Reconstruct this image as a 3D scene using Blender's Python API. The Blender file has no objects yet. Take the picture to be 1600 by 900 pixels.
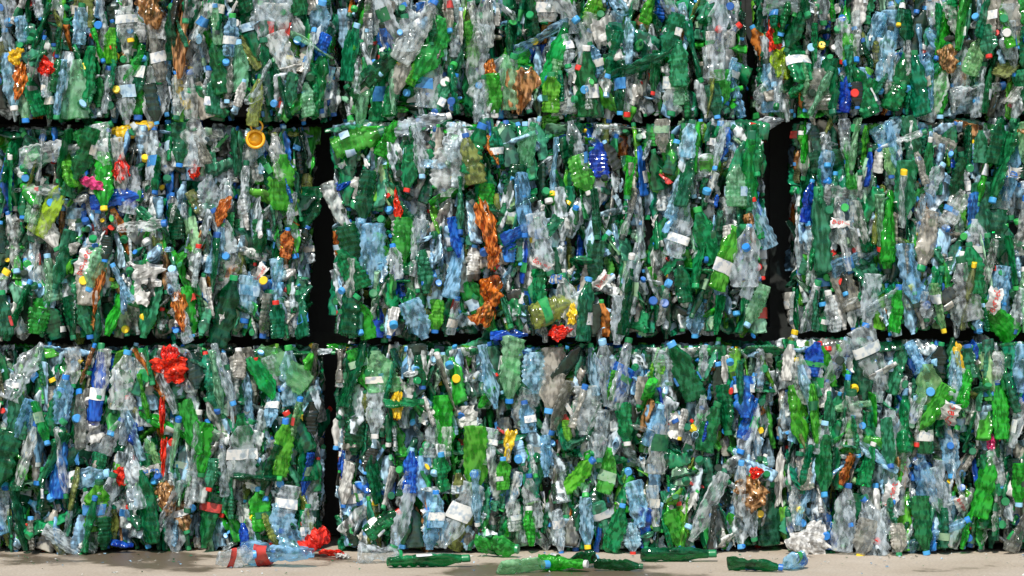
import bpy, math, random
import numpy as np
from mathutils import Matrix, Vector
random.seed(7)
scene=bpy.context.scene
col=scene.collection
PX=0.002
def W(px,py): return ((px-800)*PX,(865-py)*PX)

# ------------------------------------------------------------ materials
def new_mat(name):
    m=bpy.data.materials.new(name); m.use_nodes=True
    nt=m.node_tree; nt.nodes.clear(); return m,nt
def N(nt,t,**k):
    n=nt.nodes.new(t)
    for a,b in k.items(): setattr(n,a,b)
    return n
def rand_val(nt):
    g=N(nt,'ShaderNodeNewGeometry'); o=N(nt,'ShaderNodeObjectInfo')
    a=N(nt,'ShaderNodeMath',operation='ADD'); f=N(nt,'ShaderNodeMath',operation='FRACT')
    nt.links.new(g.outputs['Random Per Island'],a.inputs[0]); nt.links.new(o.outputs['Random'],a.inputs[1])
    nt.links.new(a.outputs[0],f.inputs[0]); return f.outputs[0]
def ramp(nt,cols,interp='LINEAR'):
    r=N(nt,'ShaderNodeValToRGB'); r.color_ramp.interpolation=interp
    e=r.color_ramp.elements
    while len(e)<len(cols): e.new(0.5)
    for i,c in enumerate(cols):
        e[i].position=i/max(1,len(cols)-1) if interp=='LINEAR' else i/len(cols)
        e[i].color=(*c,1)
    return r
def pet(name,cols,alpha=0.6,rough=0.11,bump=0.16,trl=0.3,tint=None,dark=0.35,ior=1.7):
    """thin plastic: part see-through, part glossy, part translucent; noise mottles the tone darker and paler"""
    m,nt=new_mat(name); L=nt.links
    out=N(nt,'ShaderNodeOutputMaterial')
    rv=rand_val(nt); r=ramp(nt,cols); L.new(rv,r.inputs[0])
    tc=N(nt,'ShaderNodeTexCoord')
    mp=N(nt,'ShaderNodeMapping'); mp.inputs['Scale'].default_value=(1,1,0.5); L.new(tc.outputs['Object'],mp.inputs['Vector'])
    n1=N(nt,'ShaderNodeTexNoise'); n1.inputs['Scale'].default_value=62; n1.inputs['Detail'].default_value=1.5
    L.new(mp.outputs[0],n1.inputs['Vector'])
    dr=N(nt,'ShaderNodeMapRange'); dr.inputs[1].default_value=0.42; dr.inputs[2].default_value=0.60
    dr.inputs[3].default_value=1-dark; dr.inputs[4].default_value=1.25
    L.new(n1.outputs[0],dr.inputs[0])
    mx=N(nt,'ShaderNodeMix',data_type='RGBA',blend_type='MULTIPLY'); mx.inputs[0].default_value=1; L.new(r.outputs[0],mx.inputs[6]); L.new(dr.outputs[0],mx.inputs[7])
    b=N(nt,'ShaderNodeBump'); b.inputs['Strength'].default_value=bump; b.inputs['Distance'].default_value=0.008
    L.new(n1.outputs[0],b.inputs['Height'])
    p=N(nt,'ShaderNodeBsdfPrincipled'); L.new(mx.outputs[2],p.inputs['Base Color'])
    p.inputs['Roughness'].default_value=rough; p.inputs['IOR'].default_value=ior
    L.new(b.outputs[0],p.inputs['Normal'])
    t=N(nt,'ShaderNodeBsdfTranslucent'); L.new(mx.outputs[2],t.inputs['Color'])
    m1=N(nt,'ShaderNodeMixShader'); m1.inputs[0].default_value=trl
    L.new(p.outputs[0],m1.inputs[1]); L.new(t.outputs[0],m1.inputs[2])
    if alpha<1:
        tr=N(nt,'ShaderNodeBsdfTransparent')
        if tint: tr.inputs[0].default_value=(*tint,1)
        m2=N(nt,'ShaderNodeMixShader')
        lw=N(nt,'ShaderNodeLayerWeight'); lw.inputs[0].default_value=0.4
        mr=N(nt,'ShaderNodeMapRange'); L.new(lw.outputs['Facing'],mr.inputs[0])
        mr.inputs[3].default_value=alpha; mr.inputs[4].default_value=min(1,alpha+0.5)
        mu=N(nt,'ShaderNodeMath',operation='MULTIPLY',use_clamp=True); L.new(mr.outputs[0],mu.inputs[0]); L.new(dr.outputs[0],mu.inputs[1])
        L.new(mu.outputs[0],m2.inputs[0]); L.new(tr.outputs[0],m2.inputs[1]); L.new(m1.outputs[0],m2.inputs[2])
        L.new(m2.outputs[0],out.inputs[0])
    else: L.new(m1.outputs[0],out.inputs[0])
    return m
def solid(name,cols,rough=0.4,interp='CONSTANT'):
    m,nt=new_mat(name); L=nt.links
    out=N(nt,'ShaderNodeOutputMaterial'); rv=rand_val(nt); r=ramp(nt,cols,interp); L.new(rv,r.inputs[0])
    p=N(nt,'ShaderNodeBsdfPrincipled'); p.inputs['Roughness'].default_value=rough
    L.new(r.outputs[0],p.inputs['Base Color']); L.new(p.outputs[0],out.inputs[0]); return m
M={}
DG=[(0.004,0.07,0.03),(0.008,0.17,0.065),(0.014,0.31,0.1),(0.06,0.31,0.18),(0.006,0.09,0.04),(0.02,0.23,0.07),(0.01,0.26,0.14),(0.04,0.13,0.08)]
BG=[(0.03,0.42,0.03),(0.05,0.58,0.06),(0.2,0.56,0.05),(0.01,0.4,0.11),(0.1,0.46,0.03)]
PG=[(0.3,0.58,0.32),(0.38,0.66,0.45),(0.18,0.47,0.31),(0.33,0.55,0.24)]
CL=[(0.58,0.67,0.73),(0.78,0.85,0.9),(0.44,0.51,0.55),(0.86,0.9,0.9),(0.58,0.6,0.57),(0.64,0.74,0.8)]
LB=[(0.34,0.6,0.82),(0.5,0.75,0.92),(0.22,0.48,0.76),(0.54,0.76,0.88)]
GR=[(0.33,0.32,0.28),(0.5,0.47,0.4),(0.22,0.24,0.22),(0.28,0.27,0.22)]
BL=[(0.01,0.06,0.42),(0.02,0.14,0.6),(0.04,0.25,0.65)]
M['dgreen']=pet('dark_green_plastic',DG,0.5,tint=(0.09,0.6,0.28))
M['bgreen']=pet('bright_green_plastic',BG,0.5,tint=(0.15,0.85,0.2),trl=0.4)
M['pgreen']=pet('pale_green_plastic',PG,0.35,tint=(0.6,0.95,0.7))
M['olive']=pet('olive_plastic',[(0.14,0.17,0.04),(0.26,0.32,0.06),(0.12,0.13,0.07)],0.7)
M['clear']=pet('clear_plastic',CL,0.26,0.08,bump=.12,tint=(0.94,0.98,0.99),trl=0.2,dark=.5,ior=1.9)
M['lblue']=pet('pale_blue_plastic',LB,0.32,0.08,bump=.12,tint=(0.7,0.92,0.99),trl=0.2,dark=.5,ior=1.9)
M['grey']=pet('dirty_grey_plastic',GR,0.55,0.2)
M['blue']=pet('deep_blue_plastic',BL,0.6,tint=(0.08,0.25,0.95))
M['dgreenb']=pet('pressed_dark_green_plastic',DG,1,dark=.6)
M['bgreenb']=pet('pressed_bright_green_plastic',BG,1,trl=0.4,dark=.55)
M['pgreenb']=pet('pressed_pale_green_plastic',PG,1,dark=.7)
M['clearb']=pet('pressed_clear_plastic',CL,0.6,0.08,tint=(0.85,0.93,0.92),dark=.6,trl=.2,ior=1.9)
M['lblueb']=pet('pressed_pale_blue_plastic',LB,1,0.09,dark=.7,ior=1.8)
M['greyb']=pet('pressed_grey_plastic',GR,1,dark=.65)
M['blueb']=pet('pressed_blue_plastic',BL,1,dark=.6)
M['amber']=pet('amber_plastic',[(0.72,0.2,0.02),(0.7,0.26,0.05),(0.5,0.15,0.03)],0.7,tint=(0.95,0.5,0.15),dark=.6)
M['brown']=pet('brown_film',[(0.45,0.22,0.08),(0.52,0.3,0.13)],.8,0.15,tint=(.8,.55,.3),dark=.6)
M['red']=pet('red_plastic',[(0.85,0.05,0.015),(0.8,0.03,0.02)],.85,0.2,tint=(.95,.15,.1),dark=.45)
M['magenta']=pet('magenta_plastic',[(0.7,0.02,0.15),(0.75,0.06,0.25)],1,0.25)
M['yellow']=pet('yellow_plastic',[(0.85,0.62,0.02),(0.8,0.5,0.02)],1,0.25)
M['lime']=pet('lime_plastic',[(0.38,0.58,0.03),(0.28,0.48,0.03)],0.55,0.15)
M['white']=pet('white_film',[(0.74,0.74,0.7),(0.62,0.62,0.58),(0.8,0.8,0.78)],1,0.3,dark=.5)
M['black']=pet('blackish_green_plastic',[(0.004,0.012,0.008),(0.012,0.05,0.03),(0.045,0.045,0.04)],1,0.15)
M['caps']=solid('cap_plastic',[(0.02,0.2,0.6),(0.06,0.3,0.68),(0.01,0.2,0.07),(0.02,0.14,0.45),(0.01,0.16,0.05),(0.6,0.6,0.58),(0.01,0.26,0.08),(0.08,0.34,0.7),(0.01,0.12,0.06),(0.8,0.55,0.02),(0.02,0.24,0.09),(0.25,0.5,0.7),(0.01,0.14,0.06),(0.015,0.03,0.02),(0.03,0.35,0.07),(0.02,0.1,0.35),(0.02,0.22,0.08),(0.6,0.03,0.02),(0.01,0.1,0.04),(0.05,0.3,0.6)],0.35)
M['lidyellow']=solid('yellow_lid_plastic',[(0.85,0.42,0.02),(0.85,0.42,0.02)],0.35)
M['core']=pet('core_shade_fill',[(0.003,0.006,0.005),(0.004,0.01,0.007)],1.0,0.6)  # near-black fill: the shade deep between bottles is put into its colour
M['ink_red']=solid('red_ink',[(0.6,0.03,0.02),(0.6,0.03,0.02)],0.5)
M['ink_blue']=solid('blue_ink',[(0.02,0.15,0.5),(0.02,0.15,0.5)],0.5)
def label_mat():
    m,nt=new_mat('printed_label'); L=nt.links
    out=N(nt,'ShaderNodeOutputMaterial'); rv=rand_val(nt)
    r=ramp(nt,[(0.72,0.72,0.7),(0.05,0.22,0.5),(0.66,0.66,0.64),(0.03,0.3,0.08),(0.72,0.72,0.7),(0.4,0.55,0.66),(0.6,0.57,0.5),(0.02,0.15,0.06),(0.68,0.68,0.68),(0.25,0.4,0.25),(0.5,0.05,0.04),(0.6,0.62,0.6)],'CONSTANT'); L.new(rv,r.inputs[0])
    tc=N(nt,'ShaderNodeTexCoord'); n=N(nt,'ShaderNodeTexNoise'); n.inputs['Scale'].default_value=60; n.inputs['Detail'].default_value=1
    L.new(tc.outputs['Object'],n.inputs['Vector'])
    r2=ramp(nt,[(0.35,0.45,0.6),(0.6,0.68,0.75),(0.92,0.92,0.9)]); r2.color_ramp.elements[0].position=0.3; r2.color_ramp.elements[1].position=0.42; r2.color_ramp.elements[2].position=0.5
    L.new(n.outputs[0],r2.inputs[0])
    mx=N(nt,'ShaderNodeMix',data_type='RGBA',blend_type='MULTIPLY'); mx.inputs[0].default_value=0.8
    L.new(r.outputs[0],mx.inputs[6]); L.new(r2.outputs[0],mx.inputs[7])
    p=N(nt,'ShaderNodeBsdfPrincipled'); p.inputs['Roughness'].default_value=0.25; L.new(mx.outputs[2],p.inputs['Base Color'])
    L.new(p.outputs[0],out.inputs[0]); return m
M['label']=label_mat()
MK=list(M.keys()); MI={k:i for i,k in enumerate(MK)}
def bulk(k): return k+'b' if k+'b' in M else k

# ------------------------------------------------------------ shape makers (numpy)
def tri(x): return 2*np.abs(2*(x-np.floor(x+0.5)))-1
def creaser(seed,n=7,lam=(0.018,0.06),amp=(0.0015,0.006),nz=1.0,dsc=(1,1,1)):
    r=np.random.default_rng(seed); ks=[]
    for i in range(n):
        d=r.normal(size=3); d[2]*=nz; d/=np.linalg.norm(d); e=r.normal(size=3); e/=np.linalg.norm(e); e=e*np.array(dsc)
        l=lam[0]+(lam[1]-lam[0])*r.uniform()**1.3; ks.append((d,e,l,r.uniform(*amp)*(l/lam[1])**0.8,r.uniform(0,1)))
    def f(p,mask=1.0):
        p=p.copy()
        for d,e,l,a,ph in ks:
            p+= (tri(p@d/l+ph)*a*mask)[:,None]*e[None,:]
        return p
    return f
def bottle_geo(seed,nr,nl,L,R,flat,short,ribs):
    """crushed bottle of revolution: petal base, ribbed body, shoulder, neck with flange"""
    r=np.random.default_rng(seed)
    bend=r.uniform(-0.15,0.15); tw=r.uniform(-0.7,0.7); fph=r.uniform(0,1); fl=r.uniform(0.5,1.3)
    cr=creaser(seed+100,5,(0.03,0.10),(0.003,0.008),nz=0.5,dsc=(1,1,.25)); wide=min(1.45,1.05+0.5*(1-flat))
    ts=np.concatenate([[0.0,0.015],np.linspace(0.04,0.68,nl-9),np.linspace(0.74,0.9,4),[0.915,0.93,1.0]])
    waist=r.uniform(0,0.14); rd=r.uniform(.08,.17)
    def rad(t):
        if t<0.001: return 0.55*R
        if t<0.02: return 0.88*R
        if t<0.68: return R*(1-rd*abs(math.sin(t*ribs*math.pi))**2-waist*math.exp(-((t-0.4)/0.06)**2))
        if t<0.9:
            s=(t-0.68)/0.22; return R*(1-s)**0.8+0.0125*s
        if t<0.92: return 0.0165
        return 0.0125
    def deform(p,t):
        m=np.clip((0.90-t)/0.15,0.04,1)
        f=1-(1-np.clip(flat+0.22*tri(t*fl+fph),0.12,0.9))*m; w=1+(wide-1)*m
        x=p[:,0]*w; y=p[:,1]*f; z=p[:,2]
        a=tw*t; c,s=np.cos(a),np.sin(a); x,y=x*c-y*s,x*s+y*c
        q=np.stack([x,y,z],1); q=cr(q,m)
        zz=q[:,2]/L; q[:,0]+=bend*L*zz*zz
        q[:,2]-=0.5*L*short; return q
    Ls=L*short
    P=[];T=[]
    for i,t in enumerate(ts):
        rr=rad(t)
        for j in range(nr):
            a=2*math.pi*j/nr
            k=rr*(1+(0.10*math.cos(5*a) if t<0.03 else 0))
            P.append((k*math.cos(a),k*math.sin(a),t*Ls)); T.append(t)
    P.append((0,0,0.012)); T.append(0.0)
    P=np.array(P);T=np.array(T)
    F=[]; n=len(ts)
    for i in range(n-1):
        for j in range(nr):
            a=i*nr+j;b=i*nr+(j+1)%nr; F.append((a,b,b+nr,a+nr))
    c=len(P)-1
    for j in range(nr): F.append(((j+1)%nr,j,c,c))
    V=deform(P,T)
    top=V[(n-1)*nr:n*nr].mean(0); bot=V[(n-3)*nr:(n-2)*nr].mean(0)
    LP=[];LT=[];LF=[]
    a0=r.uniform(0,6.28); span=r.uniform(2.5,5.6); t0=r.uniform(0.2,0.34); t1=t0+r.uniform(0.14,0.24)
    nj=10;ni=8
    for i in range(ni):
        t=t0+(t1-t0)*i/(ni-1)
        for j in range(nj):
            a=a0+span*j/(nj-1); rr=R*1.04+0.001
            LP.append((rr*math.cos(a),rr*math.sin(a),t*Ls)); LT.append(t)
    for i in range(ni-1):
        for j in range(nj-1): a=i*nj+j; LF.append((a,a+1,a+1+nj,a+nj))
    LV=deform(np.array(LP),np.array(LT))
    return dict(V=V,F=F,top=top,ax=(top-bot)/np.linalg.norm(top-bot),LV=LV,LF=LF,L=Ls)
def cap_geo(nr=16,r=0.0145,h=0.017):
    P=[];F=[]
    for (k,z) in ((0.98,0),(1.0,0.004),(1.0,h-0.002),(0.88,h)):
        for j in range(nr):
            rr=r*k*(1+(0.025 if j%2 else 0)*(k==1.0)); a=2*math.pi*j/nr
            P.append((rr*math.cos(a),rr*math.sin(a),z))
    for i in range(3):
        for j in range(nr): a=i*nr+j;b=i*nr+(j+1)%nr; F.append((a,b,b+nr,a+nr))
    P.append((0,0,h-0.0005)); c=len(P)-1
    for j in range(nr): F.append((3*nr+j,3*nr+(j+1)%nr,c,c))
    return np.array(P),F
def film_geo(seed,w,h,n=22,thick=0.3):
    """squashed bag: torn uneven outline, folds gathered along its length"""
    r=np.random.default_rng(seed); soft=seed>=12
    cr=creaser(seed+5,12 if soft else 12,(0.012,0.06),(0.003,0.009),nz=0.4 if soft else .7,dsc=(.6,1.5,.4) if soft else (.6,1.4,.6))
    P=[];F=[]; ox=r.uniform(0,6.28,5); am=r.uniform(.05,.16,4); tp=r.uniform(-.4,.4)
    nn=n+1
    for side in (1,-1):
        for i in range(nn):
            for j in range(nn):
                u=j/n*2-1; v=i/n*2-1
                x=u*math.sqrt(1-0.45*v*v); z=v*math.sqrt(1-0.35*u*u)
                x*=(1+tp*v)*(1+am[0]*math.sin(3*v+ox[0])+am[1]*math.sin(7*v+ox[1])); z*=1+am[2]*math.sin(3*u+ox[2])+am[3]*.7*math.sin(9*u+ox[3])
                x+=.2*math.sin(2*v+ox[4])
                b=side*thick*w*math.sqrt(max(0,(1-u*u)*(1-v*v)))*0.5
                P.append((x*w/2,b,z*h/2))
    for s in range(2):
        o=s*nn*nn
        for i in range(n):
            for j in range(n):
                a=o+i*nn+j; q=(a,a+1,a+1+nn,a+nn); F.append(q if s==0 else q[::-1])
    return cr(np.array(P)),F
def scrap_geo(seed,w,h,n=8,amp=0.006):
    r=np.random.default_rng(seed); cr=creaser(seed+9,6,(0.015,0.05),(0.002,amp))
    P=[];F=[]
    for i in range(n+1):
        for j in range(n+1):
            u=j/n-.5;v=i/n-.5
            e=0.0
            if abs(u)>0.49 or abs(v)>0.49: e=r.uniform(-0.2,0.05)
            P.append((u*w*(1+e),0.25*w*(u*u)*2,v*h*(1+e)))
    for i in range(n):
        for j in range(n): a=i*(n+1)+j; F.append((a,a+1,a+n+2,a+n+1))
    return cr(np.array(P)),F,cr
def fix(F): return [f if len(set(f))==4 else tuple(dict.fromkeys(f)) for f in F]
def mk_mesh(name,V,F,mats,mi=None,smooth=False):
    me=bpy.data.meshes.new(name); me.from_pydata([tuple(v) for v in V],[],fix(F))
    for m in mats: me.materials.append(m)
    if mi is not None: me.polygons.foreach_set('material_index',mi)
    me.polygons.foreach_set('use_smooth',[smooth]*len(me.polygons))
    me.update(); return me

NB=28
LIB=[];LOW=[]
for s in range(NB):
    r=random.Random(s)
    big=r.random()<0.3
    L=0.25 if big else r.uniform(0.17,0.21); R=0.034 if big else r.uniform(0.024,0.030)
    args=(L,R,r.uniform(0.3,0.7),r.uniform(0.65,1.0),r.choice((6,8,9)))
    LIB.append(bottle_geo(s,22,50,*args)); LOW.append(bottle_geo(s,12,28,*args))
CAPV,CAPF=cap_geo(); CAPVl,CAPFl=cap_geo(8)
NF=18
FILMS=[film_geo(s,0.10,0.15) for s in range(NF)]
SCR=[scrap_geo(s,0.045,0.065) for s in range(8)]
def R3(angy,angx,spin):
    return (Matrix.Rotation(angy,3,'Y')@Matrix.Rotation(angx,3,'X')@Matrix.Rotation(spin,3,'Z'))
meshcache={}
def bmesh_for(kind,i,mat):
    key=(kind,i,mat)
    if key in meshcache: return meshcache[key]
    sm=(i%5!=0)
    if kind=='bottle': me=mk_mesh('crushed_bottle',LIB[i]['V'],LIB[i]['F'],[M[mat]],smooth=sm)
    elif kind=='blabel': me=mk_mesh('bottle_label',LIB[i]['LV'],LIB[i]['LF'],[M[mat]],smooth=True)
    elif kind=='cap': me=mk_mesh('bottle_cap',CAPV,CAPF,[M[mat]])
    elif kind=='film': me=mk_mesh('plastic_bag',FILMS[i][0],FILMS[i][1],[M[mat]],smooth=i>=12)
    meshcache[key]=me; return me
def add(name,me,parent,loc,rot3=None,scale=(1,1,1)):
    o=bpy.data.objects.new(name,me); col.objects.link(o)
    if parent: o.parent=parent
    m=(rot3.to_4x4() if rot3 else Matrix.Identity(4))@Matrix.Diagonal((*scale,1))
    m.translation=Vector(loc); o.matrix_basis=m; return o
def put_bottle(parent,loc,rot,mat,i,cap=None,label=None,sc=(1,1,1),name='crushed_bottle'):
    b=add(name,bmesh_for('bottle',i,mat),parent,loc,rot,sc)
    if cap:
        ax=Vector(LIB[i]['ax']); q=Vector((0,0,1)).rotation_difference(ax).to_matrix()
        add('bottle_cap',bmesh_for('cap',0,cap),b,Vector(LIB[i]['top'])-ax*0.012,q)
    if label: add('bottle_label',bmesh_for('blabel',i,label),b,(0,0,0))
    return b
PAL=[('dgreen',32),('bgreen',9),('pgreen',4),('olive',2.3),('clear',31),('lblue',12),('grey',5.5),('white',2.6),('blue',2.6),('amber',0.8),('black',4.5),('brown',0.7)]
def pick(r): return r.choices([p[0] for p in PAL],[p[1] for p in PAL])[0]

BALES=[
 ('TL',-130,520,-140,188,0.00),('TM',530,1170,-145,184,0.02),('TR',1192,1830,-145,182,0.03),
 ('ML',-165,482,195,530,0.03),('MM',518,1196,188,528,-0.01),('MR',1246,1890,187,521,0.02),
 ('BL',-165,497,541,864,0.02),('BM',524,1213,538,862,0.0),('BR',1224,1890,532,864,-0.01)]
LBL={'TL':'baled mixed green and clear bottles with long brown film strip','TM':'bale of squashed bottles with brown bag and large ribbed bottle',
'TR':'bale of squashed green and clear bottles beside a red rag','ML':'bale of crushed bottles with a yellow lid and blue film',
'MM':'bale of crushed bottles with long orange strip down its face','MR':'bale of clear and green crushed bottles with paper labels',
'BL':'bottom bale of crushed bottles with red bag at its top','BM':'bottom bale of crushed green and clear bottles on concrete',
'BR':'bottom bale of crushed clear bottles with blue film and labels'}
H=[(283,60,120,24,4,'brown','film'),(238,20,50,36,0,'brown','film'),(30,92,26,20,0,'yellow','film'),(36,130,56,18,10,'amber','film'),(76,105,30,20,0,'red','film'),
(282,142,62,18,-25,'yellow','bottle'),(401,160,80,24,5,'olive','bottle'),(120,140,85,50,0,'pgreen','film'),(430,60,100,50,5,'clear','film'),(240,150,90,46,0,'clear','film'),
(209,204,76,30,80,'yellow','bottle'),(290,222,70,65,0,'clear','film'),(78,240,95,40,82,'clear','bottle'),(76,322,100,44,28,'lime','bottle'),(146,288,40,18,110,'magenta','film'),
(190,262,42,20,10,'red','film'),(182,310,76,32,85,'blue','film'),(300,262,30,14,10,'red','film'),(232,430,42,44,0,'white','scrapfilm'),(226,458,36,34,30,'white','scrapfilm'),(346,330,46,18,25,'amber','film'),
(154,450,76,16,12,'amber','film'),(140,495,40,14,-12,'amber','film'),(282,486,60,20,-5,'amber','film'),(484,322,60,40,0,'dgreen','film'),(140,205,70,30,60,'bgreen','bottle'),(440,285,80,44,0,'bgreen','film'),(350,420,60,44,0,'clear','film'),
(266,560,40,22,0,'red','film'),(270,578,40,44,0,'red','film'),(440,575,90,44,-50,'pgreen','film'),(410,590,70,34,-30,'bgreen','film'),(150,600,120,26,5,'blue','bottle'),(90,725,110,30,0,'blue','bottle'),(252,650,60,8,0,'red','film'),(254,715,60,8,4,'red','film'),(186,745,28,16,0,'red','film'),
(150,790,80,44,0,'bgreen','bottle'),(270,830,70,40,0,'clear','film'),(445,700,90,34,10,'bgreen','bottle'),(260,780,50,26,0,'brown','film'),(380,700,80,50,0,'clear','film'),(145,675,36,32,0,'white','scrapfilm'),(480,820,60,24,0,'clear','bottle'),(484,770,60,30,0,'clear','bottle'),
(558,216,84,42,68,'bgreen','bottle'),(678,80,100,46,25,'bgreen','film'),(812,142,70,40,0,'brown','film'),(767,112,36,18,0,'amber','film'),(715,60,60,30,0,'clear','bottle'),(850,190,60,24,80,'bgreen','bottle'),
(945,50,50,40,-15,'white','scrapfilm'),(965,80,40,20,-15,'white','scrapfilm'),(1118,55,140,42,3,'clear','bottle'),(1130,140,60,36,0,'bgreen','film'),(590,140,90,50,0,'dgreen','film'),
(760,355,80,24,-10,'amber','film'),(769,395,50,20,4,'amber','film'),(768,455,44,34,8,'amber','film'),(758,490,40,30,30,'amber','film'),(770,235,46,16,-15,'amber','film'),(740,235,80,34,15,'dgreen','bottle'),(795,522,44,18,85,'blue','film'),(876,517,36,18,80,'red','film'),(866,485,80,44,75,'olive','bottle'),(893,490,32,14,0,'yellow','film'),
(660,194,90,30,80,'clear','bottle'),(935,250,50,36,0,'blue','film'),(1172,268,120,32,4,'bgreen','bottle'),(1190,196,80,26,75,'clear','bottle'),(1188,350,84,30,-25,'lblue','bottle'),(630,375,66,40,0,'bgreen','film'),(552,420,70,44,-20,'dgreen','bottle'),(1160,400,90,50,0,'clear','film'),(620,320,50,10,-5,'red','film'),(970,500,70,40,0,'clear','film'),(1150,290,60,40,0,'pgreen','film'),(650,500,60,40,-20,'lblue','film'),(700,270,70,60,0,'clear','film'),
(1211,50,54,22,-10,'red','film'),(1224,98,50,30,10,'lime','film'),(1282,140,60,60,0,'grey','film'),(1482,92,40,28,0,'brown','film'),(1580,50,80,40,0,'clear','film'),
(1284,360,130,32,-3,'dgreen','bottle'),(1388,350,120,34,3,'bgreen','bottle'),(1340,405,76,34,70,'lblue','film'),(1530,380,70,44,0,'clear','film'),(1508,452,100,44,-10,'clear','bottle'),(1580,270,80,50,0,'lblue','film'),(1450,250,70,20,0,'dgreen','bottle'),(1390,200,60,34,60,'lblue','bottle'),
(962,598,56,44,30,'blue','film'),(746,718,100,44,-5,'bgreen','film'),(795,695,50,14,15,'yellow','film'),(1162,620,60,34,0,'blue','film'),(1172,655,50,26,20,'blue','film'),(1172,772,50,40,0,'brown','film'),(1180,740,20,18,0,'red','film'),(622,632,44,16,5,'yellow','film'),(600,580,60,60,0,'pgreen','film'),(725,650,36,40,0,'white','scrapfilm'),(1055,665,44,22,5,'white','scrapfilm'),(920,640,70,60,0,'clear','film'),(1100,660,90,30,5,'clear','bottle'),(1040,575,40,40,0,'clear','film'),(640,735,70,26,0,'blue','bottle'),(820,640,60,40,20,'clear','film'),
(1266,560,50,40,0,'blue','film'),(1296,650,80,22,0,'dgreen','bottle'),(1398,700,110,60,0,'clear','film'),(1266,840,56,50,20,'white','film'),(1450,612,80,60,0,'pgreen','film'),(1548,690,26,20,0,'magenta','film'),(1222,752,90,14,5,'white','film'),(1495,560,44,14,-15,'yellow','film'),(1365,560,100,50,-20,'clear','film'),(1330,650,80,40,0,'clear','bottle'),(1410,735,60,18,0,'brown','film'),(1560,640,90,30,0,'bgreen','bottle'),(1395,750,100,40,0,'clear','film')]
TXT=[(132,410,'Borsec','ink_red',68,40),(1314,350,'Borsec','ink_red',-5,28),(1478,650,'Borsec','ink_red',75,48),(1390,772,'Borsec','ink_red',75,40),(1552,470,'Borsec','ink_red',75,36),(1500,788,'Borsec','ink_red',-60,32),
(846,412,'Borsec','ink_red',-30,26),(940,438,'Borsec','ink_red',55,28),(404,426,'Borsec','ink_red',60,26),(236,735,'dep','ink_blue',10,26),(1574,268,'atle','ink_blue',-12,34),(868,436,'8P','ink_blue',0,20)]
def text_geo(s):
    cu=bpy.data.curves.new('t','FONT'); cu.body=s; cu.align_x='CENTER'; cu.align_y='CENTER'; cu.resolution_u=2
    o=bpy.data.objects.new('t',cu); col.objects.link(o); bpy.context.view_layer.update()
    me=o.to_mesh(); V=np.array([v.co[:] for v in me.vertices]); F=[tuple(p.vertices) for p in me.polygons]
    o.to_mesh_clear(); bpy.data.objects.remove(o); bpy.data.curves.remove(cu)
    w=V[:,0].max()-V[:,0].min(); V/=w; V[:,0]-= (V[:,0].max()+V[:,0].min())/2
    return V,F
def surf(x,z,b):
    X0,X1,Z0,Z1,d=b
    ex=min(x-X0,X1-x); ez=min(z-Z0,Z1-z)
    y=d+0.09*max(0,1-max(ex,0)/0.09)**2+0.05*max(0,1-max(ez,0)/0.05)**2
    y+=0.026*math.sin(x*9+z*5+X0)+0.018*math.sin(z*17-x*7)
    return y
def clamp(v,a,b): return max(a,min(b,v))
def fit(x,z,b,rot,L,rad,r):
    ax=rot@Vector((0,0,1)); k=.95+abs(r.gauss(0,.05)) if r.random()<.65 else r.uniform(.6,.95)
    hx=abs(ax.x)*L/2*k+rad*r.uniform(-.3,1.3); hz=abs(ax.z)*L/2*k+rad*0.3
    X0,X1,Z0,Z1,d=b
    hx+=0.013*(1+math.sin(z*23+X0*3)*.6+math.sin(z*51+X0*7)*.4)
    hz+=0.005*(1+math.sin(x*19+Z0*9))
    return clamp(x,X0+hx,X1-hx),clamp(z,Z0+hz,Z1-hz)
USED=set()
SQ=('clear','bgreen','dgreen','pgreen','lblue','grey','blue')
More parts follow.
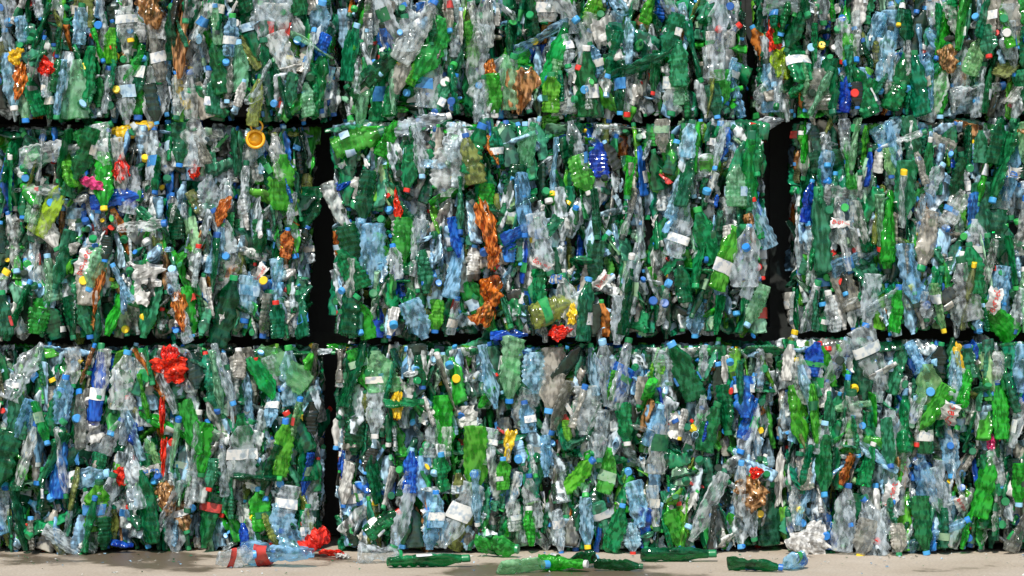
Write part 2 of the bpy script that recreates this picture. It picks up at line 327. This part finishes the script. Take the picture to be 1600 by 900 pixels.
for (code,x0,x1,y0,y1,dep) in BALES:
    r=random.Random(sum(ord(c)*(i+3) for i,c in enumerate(code))+1)
    X0,Z1=W(x0,y0); X1,Z0=W(x1,y1); b=(X0,X1,Z0,Z1,dep)
    cx=(X0+X1)/2
    e=bpy.data.objects.new('bottle_bale',None); col.objects.link(e); e.location=(cx,0.5,Z0); e.empty_display_size=0.2
    e['label']=LBL[code]; e['category']='bale of plastic bottles'; e['group']='stacked bales of crushed plastic bottles'
    off=Vector((cx,0.5,Z0))
    VV=[];FF=[];MMi=[];SS=[];nv=0
    def push(V,F,rot,loc,sc,mi,sm=0):
        global nv
        A=np.array(rot)*np.array(sc)[None,:]
        VV.append(V@A.T+np.array(loc)-np.array(off))
        FF.append(np.array(F)+nv); nv+=len(V)
        MMi.append(np.full(len(F),mi)); SS.append(np.full(len(F),sm,dtype=bool))
    Wd=X1-X0;Hh=Z1-Z0
    jobs=[]
    for k in range(int(1000*Wd*Hh/0.88)):
        jobs.append((r.uniform(X0,X1),r.uniform(0.01,0.10),r.uniform(Z0,Z1),0))
    for side in (X0,X1):
        ins=0.05 if code[0]=='M' else 0.035
        for k in range(90): jobs.append((side+(ins if side==X0 else -ins)+r.uniform(-.012,.012),r.uniform(0.06,0.5)+dep,r.uniform(Z0+0.06,Z1-0.06),1))
    for k in range(80): jobs.append((r.uniform(X0+0.03,X1-0.03),r.uniform(0.02,0.3)+dep,Z1-0.024,2))
    # bottles that have sprung out past the pressed sides
    for k in range(16 if code[0]!='M' else 9): jobs.append((r.choice((X0+.012,X1-.012)),r.uniform(0.04,0.2)+dep,r.uniform(Z0+0.06,Z1-0.06),3))
    for (x,y,z,t) in jobs:
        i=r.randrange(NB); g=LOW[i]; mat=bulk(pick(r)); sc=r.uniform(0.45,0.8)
        u=r.random(); fl=(math.pi if r.random()<.5 else 0)
        if t==2: rot=R3(math.pi/2+r.gauss(0,.1)+fl,r.gauss(0,0.1),r.uniform(0,6.28))
        elif t==1: rot=R3(r.gauss(0,0.06)+fl,r.gauss(0,0.5),r.uniform(0,6.28))
        elif t==3: rot=R3(r.gauss(0,0.3)+fl,r.gauss(0,0.3),r.uniform(0,6.28)); sc*=.9
        elif u<0.70: rot=R3(r.gauss(0,0.2)+fl,r.gauss(0,0.22),r.uniform(0,6.28))
        elif u<0.86: rot=R3(r.gauss(0,0.5),r.choice((1,1,-1))*math.pi/2+r.gauss(0,0.35),r.uniform(0,6.28)); y+=0.03
        else: rot=R3(r.choice((.6,-.6,1.2,-1.2))+r.gauss(0,.4),r.gauss(0,0.2),r.uniform(0,6.28))
        s3=(sc,sc*r.uniform(0.5,1),sc*r.uniform(1.0,1.25))
        if t==0:
            x,z=fit(x,z,b,rot,g['L']*s3[2],0.028*sc,r); y+=surf(x,z,b)
        sm=int(r.random()<0.8)
        push(g['V'],g['F'],rot,(x,y,z),s3,MI[mat],sm)
        if r.random()<0.45:
            ax=Vector(g['ax']); q=Vector((0,0,1)).rotation_difference(ax).to_matrix()
            CV=(np.array(q)@CAPVl.T).T+g['top']-np.array(ax)*0.012
            push(CV,CAPFl,rot,(x,y,z),s3,MI['caps'])
        if r.random()<0.2: push(g['LV'],g['LF'],rot,(x,y,z),s3,MI['label'],1)
    for k in range(190):
        x=r.uniform(X0+0.03,X1-0.03); z=r.uniform(Z0+0.02,Z1-0.02); g=SCR[r.randrange(8)]
        push(g[0],g[1],R3(r.gauss(0,.5),r.gauss(0,.5),r.gauss(0,1.0)),(x,surf(x,z,b)+r.uniform(0.0,0.04),z),(r.uniform(.25,.7),1,r.uniform(.3,1.1)),MI[r.choice(('white','label','clear','dgreenb','lblueb','label','bgreen'))],0)
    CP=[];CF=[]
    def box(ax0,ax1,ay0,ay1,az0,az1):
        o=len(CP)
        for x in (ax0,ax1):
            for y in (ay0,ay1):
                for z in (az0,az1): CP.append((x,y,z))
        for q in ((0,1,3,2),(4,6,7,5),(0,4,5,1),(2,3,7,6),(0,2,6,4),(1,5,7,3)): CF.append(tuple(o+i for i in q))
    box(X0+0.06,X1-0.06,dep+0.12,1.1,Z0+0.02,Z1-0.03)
    box(X0-0.034,X1+0.036,0.5+dep,1.0+dep,max(0.01,Z0-0.005),Z1+0.035)  # added dark plug behind the gaps and seams, blocks bright background
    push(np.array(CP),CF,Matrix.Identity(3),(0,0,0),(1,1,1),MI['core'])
    V=np.concatenate(VV); F=np.concatenate(FF); mi=np.concatenate(MMi); ss=np.concatenate(SS)
    deg=F[:,2]==F[:,3]
    Q=F[~deg]; T=F[deg][:,:3]; mi=np.concatenate([mi[~deg],mi[deg]]); ss=np.concatenate([ss[~deg],ss[deg]])
    me=bpy.data.meshes.new('compressed_bottles')
    me.vertices.add(len(V)); me.vertices.foreach_set('co',V.astype(np.float32).ravel())
    li=np.concatenate([Q.ravel(),T.ravel()]).astype(np.int32)
    me.loops.add(len(li)); me.loops.foreach_set('vertex_index',li)
    ls=np.concatenate([np.arange(len(Q))*4,len(Q)*4+np.arange(len(T))*3]).astype(np.int32)
    me.polygons.add(len(ls)); me.polygons.foreach_set('loop_start',ls)
    for k in MK: me.materials.append(M[k])
    me.polygons.foreach_set('material_index',mi.astype(np.int32))
    me.polygons.foreach_set('use_smooth',ss)
    me.update(calc_edges=True); me.validate()
    o=add('compressed_bottles',me,e,(0,0,0)); o['kind']='stuff'
    nb=0;ncap=0
    for (px,py,ln,wd,ang,mat,kind) in H:
        own = (x0-15<=px<=x1+15 and y0-8<=py<=y1+8)
        if not own or (px,py) in USED: continue
        USED.add((px,py))
        x,z=W(px,py); y=surf(clamp(x,X0,X1),clamp(z,Z0,Z1),b)-0.014
        if kind=='film' and mat in SQ:
            i=r.randrange(NB); Vb=LIB[i]['V']; Ls=Vb[:,2].max()-Vb[:,2].min(); Wb=Vb[:,0].max()-Vb[:,0].min()
            rot=R3(math.radians(ang)+(math.pi if r.random()<.5 else 0),r.gauss(0,.12),r.gauss(0,.3))
            put_bottle(e,Vector((x,y,z))-off,rot,mat,i,None,'label' if r.random()<.3 else None,(min(1.4,wd*PX/Wb),.6,max(.6,ln*1.1*PX/Ls))); nb+=1
        elif kind=='film' :
            i=r.randrange(12,NF) if mat in('amber','brown') else r.randrange(12)
            sx=wd*PX/0.09; sz=ln*PX/0.145
            rot=R3(math.radians(ang),r.gauss(0,.1),r.gauss(0,.25))
            add('plastic_film',bmesh_for('film',i,mat),e,Vector((x,y-.01,z))-off,rot,(sx,clamp(sx*1.3,.4,1),sz))
        elif kind=='scrapfilm':
            SV,SF,_=scrap_geo(int(px),wd*PX,ln*PX,10,0.012)
            add('plastic_film',mk_mesh('plastic_film',SV,SF,[M[mat]]),e,Vector((x,y-.01,z))-off,R3(math.radians(ang),r.gauss(0,.3),r.gauss(0,.4)))
        else:
            i=r.randrange(NB); Vb=LIB[i]['V']; Ls=Vb[:,2].max()-Vb[:,2].min(); Wb=Vb[:,0].max()-Vb[:,0].min()
            sz=ln*PX/Ls; sx=wd*PX/Wb
            rot=R3(math.radians(ang),r.gauss(0,.12),r.gauss(0,.3))
            put_bottle(e,Vector((x,y,z))-off,rot,mat,i,'caps' if r.random()<.8 else None,'label' if r.random()<.4 else None,(sx,sx,sz)); nb+=1
    for (px,py,s,ink,ang,wpx) in TXT:
        if not(x0-10<=px<=x1+10 and y0-8<=py<=y1+8): continue
        x,z=W(px,py); y=surf(clamp(x,X0,X1),clamp(z,Z0,Z1),b)-0.04
        w=wpx*PX; hgt=w*0.5
        SV,SF,cr=scrap_geo(int(px),w*1.2,hgt*1.2,12,0.008)
        rot=R3(math.radians(-ang),r.gauss(0,.2),r.gauss(0,.3))
        lab=add('paper_label',mk_mesh('paper_label',SV,SF,[M['white']]),e,Vector((x,y,z))-off,rot)
        TV,TF=text_geo(s); TP=np.stack([TV[:,0]*w,0*TV[:,0],TV[:,1]*w],1); u=TP[:,0]/(w*1.2); TP[:,1]=0.25*w*1.2*u*u*2
        TP=cr(TP); TP[:,1]-=0.003
        me=bpy.data.meshes.new('printed_word'); me.from_pydata([tuple(v) for v in TP],[],TF); me.materials.append(M[ink]); me.update()
        add('printed_word',me,lab,(0,0,0))
    if code=='ML':
        # round lid with a stiff rim and a small carrying loop above it
        P=[];F=[];n=28
        prof=[(0.021,-0.008),(0.023,-0.013),(0.029,-0.012),(0.031,-0.006),(0.031,0.012)]
        for (rr_,yy) in prof:
            for j in range(n): a=2*math.pi*j/n; P.append((rr_*math.cos(a),yy,rr_*math.sin(a)))
        for i in range(4):
            for j in range(n): a=i*n+j;c=i*n+(j+1)%n; F.append((a,c,c+n,a+n))
        P.append((0,-0.009,0)); c0_=len(P)-1
        for j in range(n): F.append((j,(j+1)%n,c0_,c0_))
        o0=len(P)
        for j in range(n):
            a=2*math.pi*j/n
            for k in range(6):
                q=2*math.pi*k/6; rr_=0.018+0.003*math.cos(q); P.append((rr_*math.cos(a),-0.004+0.003*math.sin(q),0.040+rr_*math.sin(a)))
        for j in range(n):
            for k in range(6):
                F.append((o0+j*6+k,o0+j*6+(k+1)%6,o0+((j+1)%n)*6+(k+1)%6,o0+((j+1)%n)*6+k))
        x,z=W(400,218)
        add('jar_lid',mk_mesh('jar_lid',P,F,[M['lidyellow']],smooth=True),e,Vector((x,dep-0.045,z))-off,R3(0.1,0.0,0.1))
    a0=max(X0,-1.66);a1=min(X1,1.66);c0=Z0;c1=min(Z1,1.76)
    tot=99-nb; asp=(a1-a0)/(c1-c0)*2.0; ny=max(2,round(math.sqrt(tot/asp))); nx=tot//ny
    for iy in range(ny):
        for ix in range(nx):
            x=a0+(a1-a0)*(ix+0.5+r.uniform(-.5,.5))/nx; z=c0+(c1-c0)*(iy+0.5+r.uniform(-.5,.5))/ny
            mat=pick(r); i=r.randrange(NB); sc=r.uniform(0.66,1.0); y=r.uniform(-0.03,0.0)
            if mat in('white','black','amber','brown','blue'): sc*=.7
            u=r.random()
            if u<0.80: rot=R3(r.gauss(0,0.2)+(math.pi if r.random()<.5 else 0),r.gauss(0,0.12),r.uniform(0,6.28))
            elif u<0.90: rot=R3(r.gauss(0,0.5),r.choice((1,-1))*math.pi/2+r.gauss(0,0.35),r.uniform(0,6.28)); y+=0.06
            else: rot=R3(r.choice((.7,-.7,1.3))+r.gauss(0,.4),r.gauss(0,0.2),r.uniform(0,6.28)); y+=.01
            x,z=fit(x,z,b,rot,LIB[i]['L']*sc,0.03*sc,r); y+=surf(x,z,b)
            cap='caps' if (r.random()<.7 and ncap<65) else None
            if cap: ncap+=1
            put_bottle(e,Vector((x,y,z))-off,rot,mat,i,cap,'label' if r.random()<.18 else None,(sc,sc*r.uniform(.6,.9),sc*1.05))
    pts=[(r.uniform(a0+.03,a1-.03),r.uniform(c0+.03,c1-.03)) for _ in range(9)]
    for k in range(32):
        if k%2: px_,pz_=r.choice(pts); x=clamp(px_+r.gauss(0,.04),a0+.02,a1-.02); z=clamp(pz_+r.gauss(0,.04),c0+.02,c1-.02)
        else: x=r.uniform(a0+.02,a1-.02); z=r.uniform(c0+0.02,c1-0.02)
        rot=R3(r.gauss(0,.9),math.pi/2+r.gauss(0,.9),0)
        s_=r.uniform(.75,.95)
        add('bottle_cap',bmesh_for('cap',0,'caps'),e,Vector((x,surf(x,z,b)+r.uniform(-.025,0.015),z))-off,rot,(s_,s_,s_))

# ------------------------------------------------------------ loose things on the ground
def loose(px,depth,ln,wd,mat,kind,yaw,label,cat,seed,cap=True,flat=1.0):
    r=random.Random(seed); x=(px-800)*PX*(8-depth)/8
    if kind=='film':
        me=bmesh_for('film',seed%NF,mat); V=FILMS[seed%NF][0]; sx=wd*PX/0.09; sz=ln*PX/0.145
        rot=Matrix.Rotation(yaw,3,'Z')@Matrix.Rotation(math.pi/2-(.5 if flat>1 else 0),3,'Y')@Matrix.Rotation(1.2,3,'Z'); sc=(sx,sx*.8*flat,sz)
    else:
        i=seed%NB; V=LIB[i]['V']; sz=ln*PX/(V[:,2].max()-V[:,2].min()); sx=wd*PX/(V[:,0].max()-V[:,0].min())
        rot=Matrix.Rotation(yaw,3,'Z')@Matrix.Rotation(math.pi/2,3,'Y')@Matrix.Rotation(0.9,3,'Z'); sc=(sx,sx,sz)
    A=np.array(rot)*np.array(sc)[None,:]; zmin=(V@A.T)[:,2].min()
    if kind=='film': o=add('plastic_film',me,None,(x,-depth,-zmin-0.002),rot,sc)
    else: o=put_bottle(None,(x,-depth,-zmin-0.002),rot,mat,i,'caps' if cap else None,'label' if r.random()<.5 else None,sc)
    o['label']=label; o['category']=cat
    if kind!='film': o['group']='loose crushed bottles on the concrete'
loose(368,0.42,56,44,'clear','bottle',0.4,'clear crushed bottle lying on the concrete','plastic bottle',3)
loose(435,0.38,110,50,'lblue','bottle',-0.2,'long pale blue flattened bottle lying on the concrete','plastic bottle',8,False)
loose(492,0.09,44,50,'red','film',0.7,'crumpled red plastic bag by the foot of a bale','plastic bag',2,flat=1.3)
loose(518,0.13,40,26,'red','film',-0.3,'torn red plastic scrap lying on the concrete','plastic scrap',13)
loose(536,0.17,24,18,'white','film',-0.3,'torn white plastic scrap lying on the concrete','plastic scrap',3)
loose(594,0.28,66,44,'clear','bottle',0.3,'crumpled clear plastic bottle on the concrete','plastic bottle',5)
loose(668,0.40,120,36,'dgreen','bottle',0.15,'dark green squashed bottle lying on the concrete','plastic bottle',11)
loose(776,0.12,64,44,'bgreen','bottle',-0.4,'bright green crushed bottle leaning at the foot of a bale','plastic bottle',14)
loose(818,0.56,80,34,'pgreen','bottle',0.5,'pale green crushed bottle on wet concrete','plastic bottle',6)
loose(880,0.50,74,40,'bgreen','bottle',-0.4,'bright green flattened bottle on the concrete','plastic bottle',1)
loose(912,0.42,60,40,'dgreen','bottle',0.8,'crumpled dark green bottle on the concrete','plastic bottle',23)
loose(965,0.50,70,26,'dgreen','bottle',-0.1,'flattened green bottle lying on the concrete','plastic bottle',17)
loose(1058,0.24,112,34,'dgreen','bottle',0.05,'dark green squashed bottle with cap on the concrete','plastic bottle',20)
loose(1178,0.52,80,36,'dgreen','bottle',-0.25,'green crushed bottle with cap lying on the concrete','plastic bottle',4)
loose(1245,0.46,46,36,'lblue','bottle',0.9,'small clear blue crushed bottle on the concrete','plastic bottle',9)
rr=random.Random(5)
DV=[];DF=[]
for k in range(300):
    x=rr.uniform(-1.9,1.9); y=-abs(rr.gauss(0,0.3))-0.02; s=rr.uniform(0.002,0.008); a=rr.uniform(0,6.28); o=len(DV)
    for j in range(4):
        DV.append((x+s*math.cos(a+j*1.57)*rr.uniform(.5,1.2),y+s*math.sin(a+j*1.57)*rr.uniform(.5,1.2),0.002+rr.uniform(0,0.006)))
    DF.append((o,o+1,o+2,o+3))
me=mk_mesh('plastic_shreds',DV,DF,[M['white'],M['dgreenb'],M['lblueb'],M['clearb']],[rr.randrange(4) for _ in DF])
o=add('plastic_shreds',me,None,(0,0,0)); o['kind']='stuff'; o['label']='small plastic shreds scattered on the concrete'; o['category']='litter'

# ------------------------------------------------------------ ground
m,nt=new_mat('concrete'); L=nt.links
out=N(nt,'ShaderNodeOutputMaterial'); p=N(nt,'ShaderNodeBsdfPrincipled'); tc=N(nt,'ShaderNodeTexCoord')
n=N(nt,'ShaderNodeTexNoise'); n.inputs['Scale'].default_value=2.6; n.inputs['Detail'].default_value=7; n.inputs['Roughness'].default_value=.6
L.new(tc.outputs['Object'],n.inputs['Vector'])
# damp patches: noise lowered around two places where the bales drain
def patch(cx,cy,sx,sy):
    mp=N(nt,'ShaderNodeMapping',vector_type='TEXTURE'); mp.inputs['Location'].default_value=(cx,cy,0); mp.inputs['Scale'].default_value=(sx,sy,1)
    g=N(nt,'ShaderNodeTexGradient',gradient_type='SPHERICAL'); L.new(tc.outputs['Object'],mp.inputs['Vector']); L.new(mp.outputs[0],g.inputs[0]); return g.outputs['Fac']
a_=N(nt,'ShaderNodeMath',operation='ADD'); L.new(patch(-1.15,-.1,.75,.5),a_.inputs[0]); L.new(patch(.2,-.45,.6,.4),a_.inputs[1])
s_=N(nt,'ShaderNodeMath',operation='MULTIPLY_ADD'); L.new(a_.outputs[0],s_.inputs[0]); s_.inputs[1].default_value=-.28; L.new(n.outputs[0],s_.inputs[2])
r1=ramp(nt,[(0.15,0.115,0.08),(0.43,0.36,0.28),(0.52,0.45,0.37)]); r1.color_ramp.elements[0].position=0.33; r1.color_ramp.elements[1].position=0.40; r1.color_ramp.elements[2].position=0.7
L.new(s_.outputs[0],r1.inputs[0])
n2=N(nt,'ShaderNodeTexNoise'); n2.inputs['Scale'].default_value=120; n2.inputs['Detail'].default_value=4; L.new(tc.outputs['Object'],n2.inputs['Vector'])
mr=N(nt,'ShaderNodeMapRange'); L.new(n2.outputs[0],mr.inputs[0]); mr.inputs[1].default_value=.3; mr.inputs[2].default_value=.7; mr.inputs[3].default_value=.78; mr.inputs[4].default_value=1.1
mx=N(nt,'ShaderNodeMix',data_type='RGBA',blend_type='MULTIPLY'); mx.inputs[0].default_value=1; L.new(r1.outputs[0],mx.inputs[6]); L.new(mr.outputs[0],mx.inputs[7])
L.new(mx.outputs[2],p.inputs['Base Color'])
mr2=N(nt,'ShaderNodeMapRange'); L.new(s_.outputs[0],mr2.inputs[0]); mr2.inputs[1].default_value=.32; mr2.inputs[2].default_value=.42; mr2.inputs[3].default_value=.35; mr2.inputs[4].default_value=.85
L.new(mr2.outputs[0],p.inputs['Roughness'])
bp=N(nt,'ShaderNodeBump'); bp.inputs['Strength'].default_value=.3; bp.inputs['Distance'].default_value=.004; L.new(n2.outputs[0],bp.inputs['Height']); L.new(bp.outputs[0],p.inputs['Normal'])
L.new(p.outputs[0],out.inputs[0])
S=400
g=add('ground',mk_mesh('ground',[(-S,-S,0),(S,-S,0),(S,S,0),(-S,S,0)],[(0,1,2,3)],[m]),None,(0,0,0)); g['kind']='structure'

# ------------------------------------------------------------ light
el=math.radians(48); az=math.radians(-12)
to_sun=Vector((math.sin(az)*math.cos(el),-math.cos(az)*math.cos(el),math.sin(el)))
sd=bpy.data.lights.new('sun','SUN'); sd.energy=5.0; sd.angle=math.radians(.5); sd.color=(1,.95,.87)
so=bpy.data.objects.new('sun',sd); col.objects.link(so); so.rotation_mode='QUATERNION'; so.rotation_quaternion=to_sun.to_track_quat('Z','Y')
w=bpy.data.worlds.new('World'); scene.world=w; w.use_nodes=True; nt=w.node_tree
sk=nt.nodes.new('ShaderNodeTexSky'); sk.sky_type='NISHITA'; sk.sun_disc=False; sk.sun_elevation=el; sk.sun_rotation=math.atan2(to_sun.x,to_sun.y)
bg=nt.nodes['Background']; bg.inputs[1].default_value=.13; nt.links.new(sk.outputs[0],bg.inputs[0])
cd=bpy.data.cameras.new('camera'); cd.lens=90; cd.sensor_width=36; cd.clip_end=2000
co=bpy.data.objects.new('camera',cd); col.objects.link(co); co.location=(0,-8,0.83); co.rotation_euler=(math.pi/2,0,0); scene.camera=co
scene.view_settings.view_transform='Standard'; scene.view_settings.look='None'; scene.view_settings.exposure=0
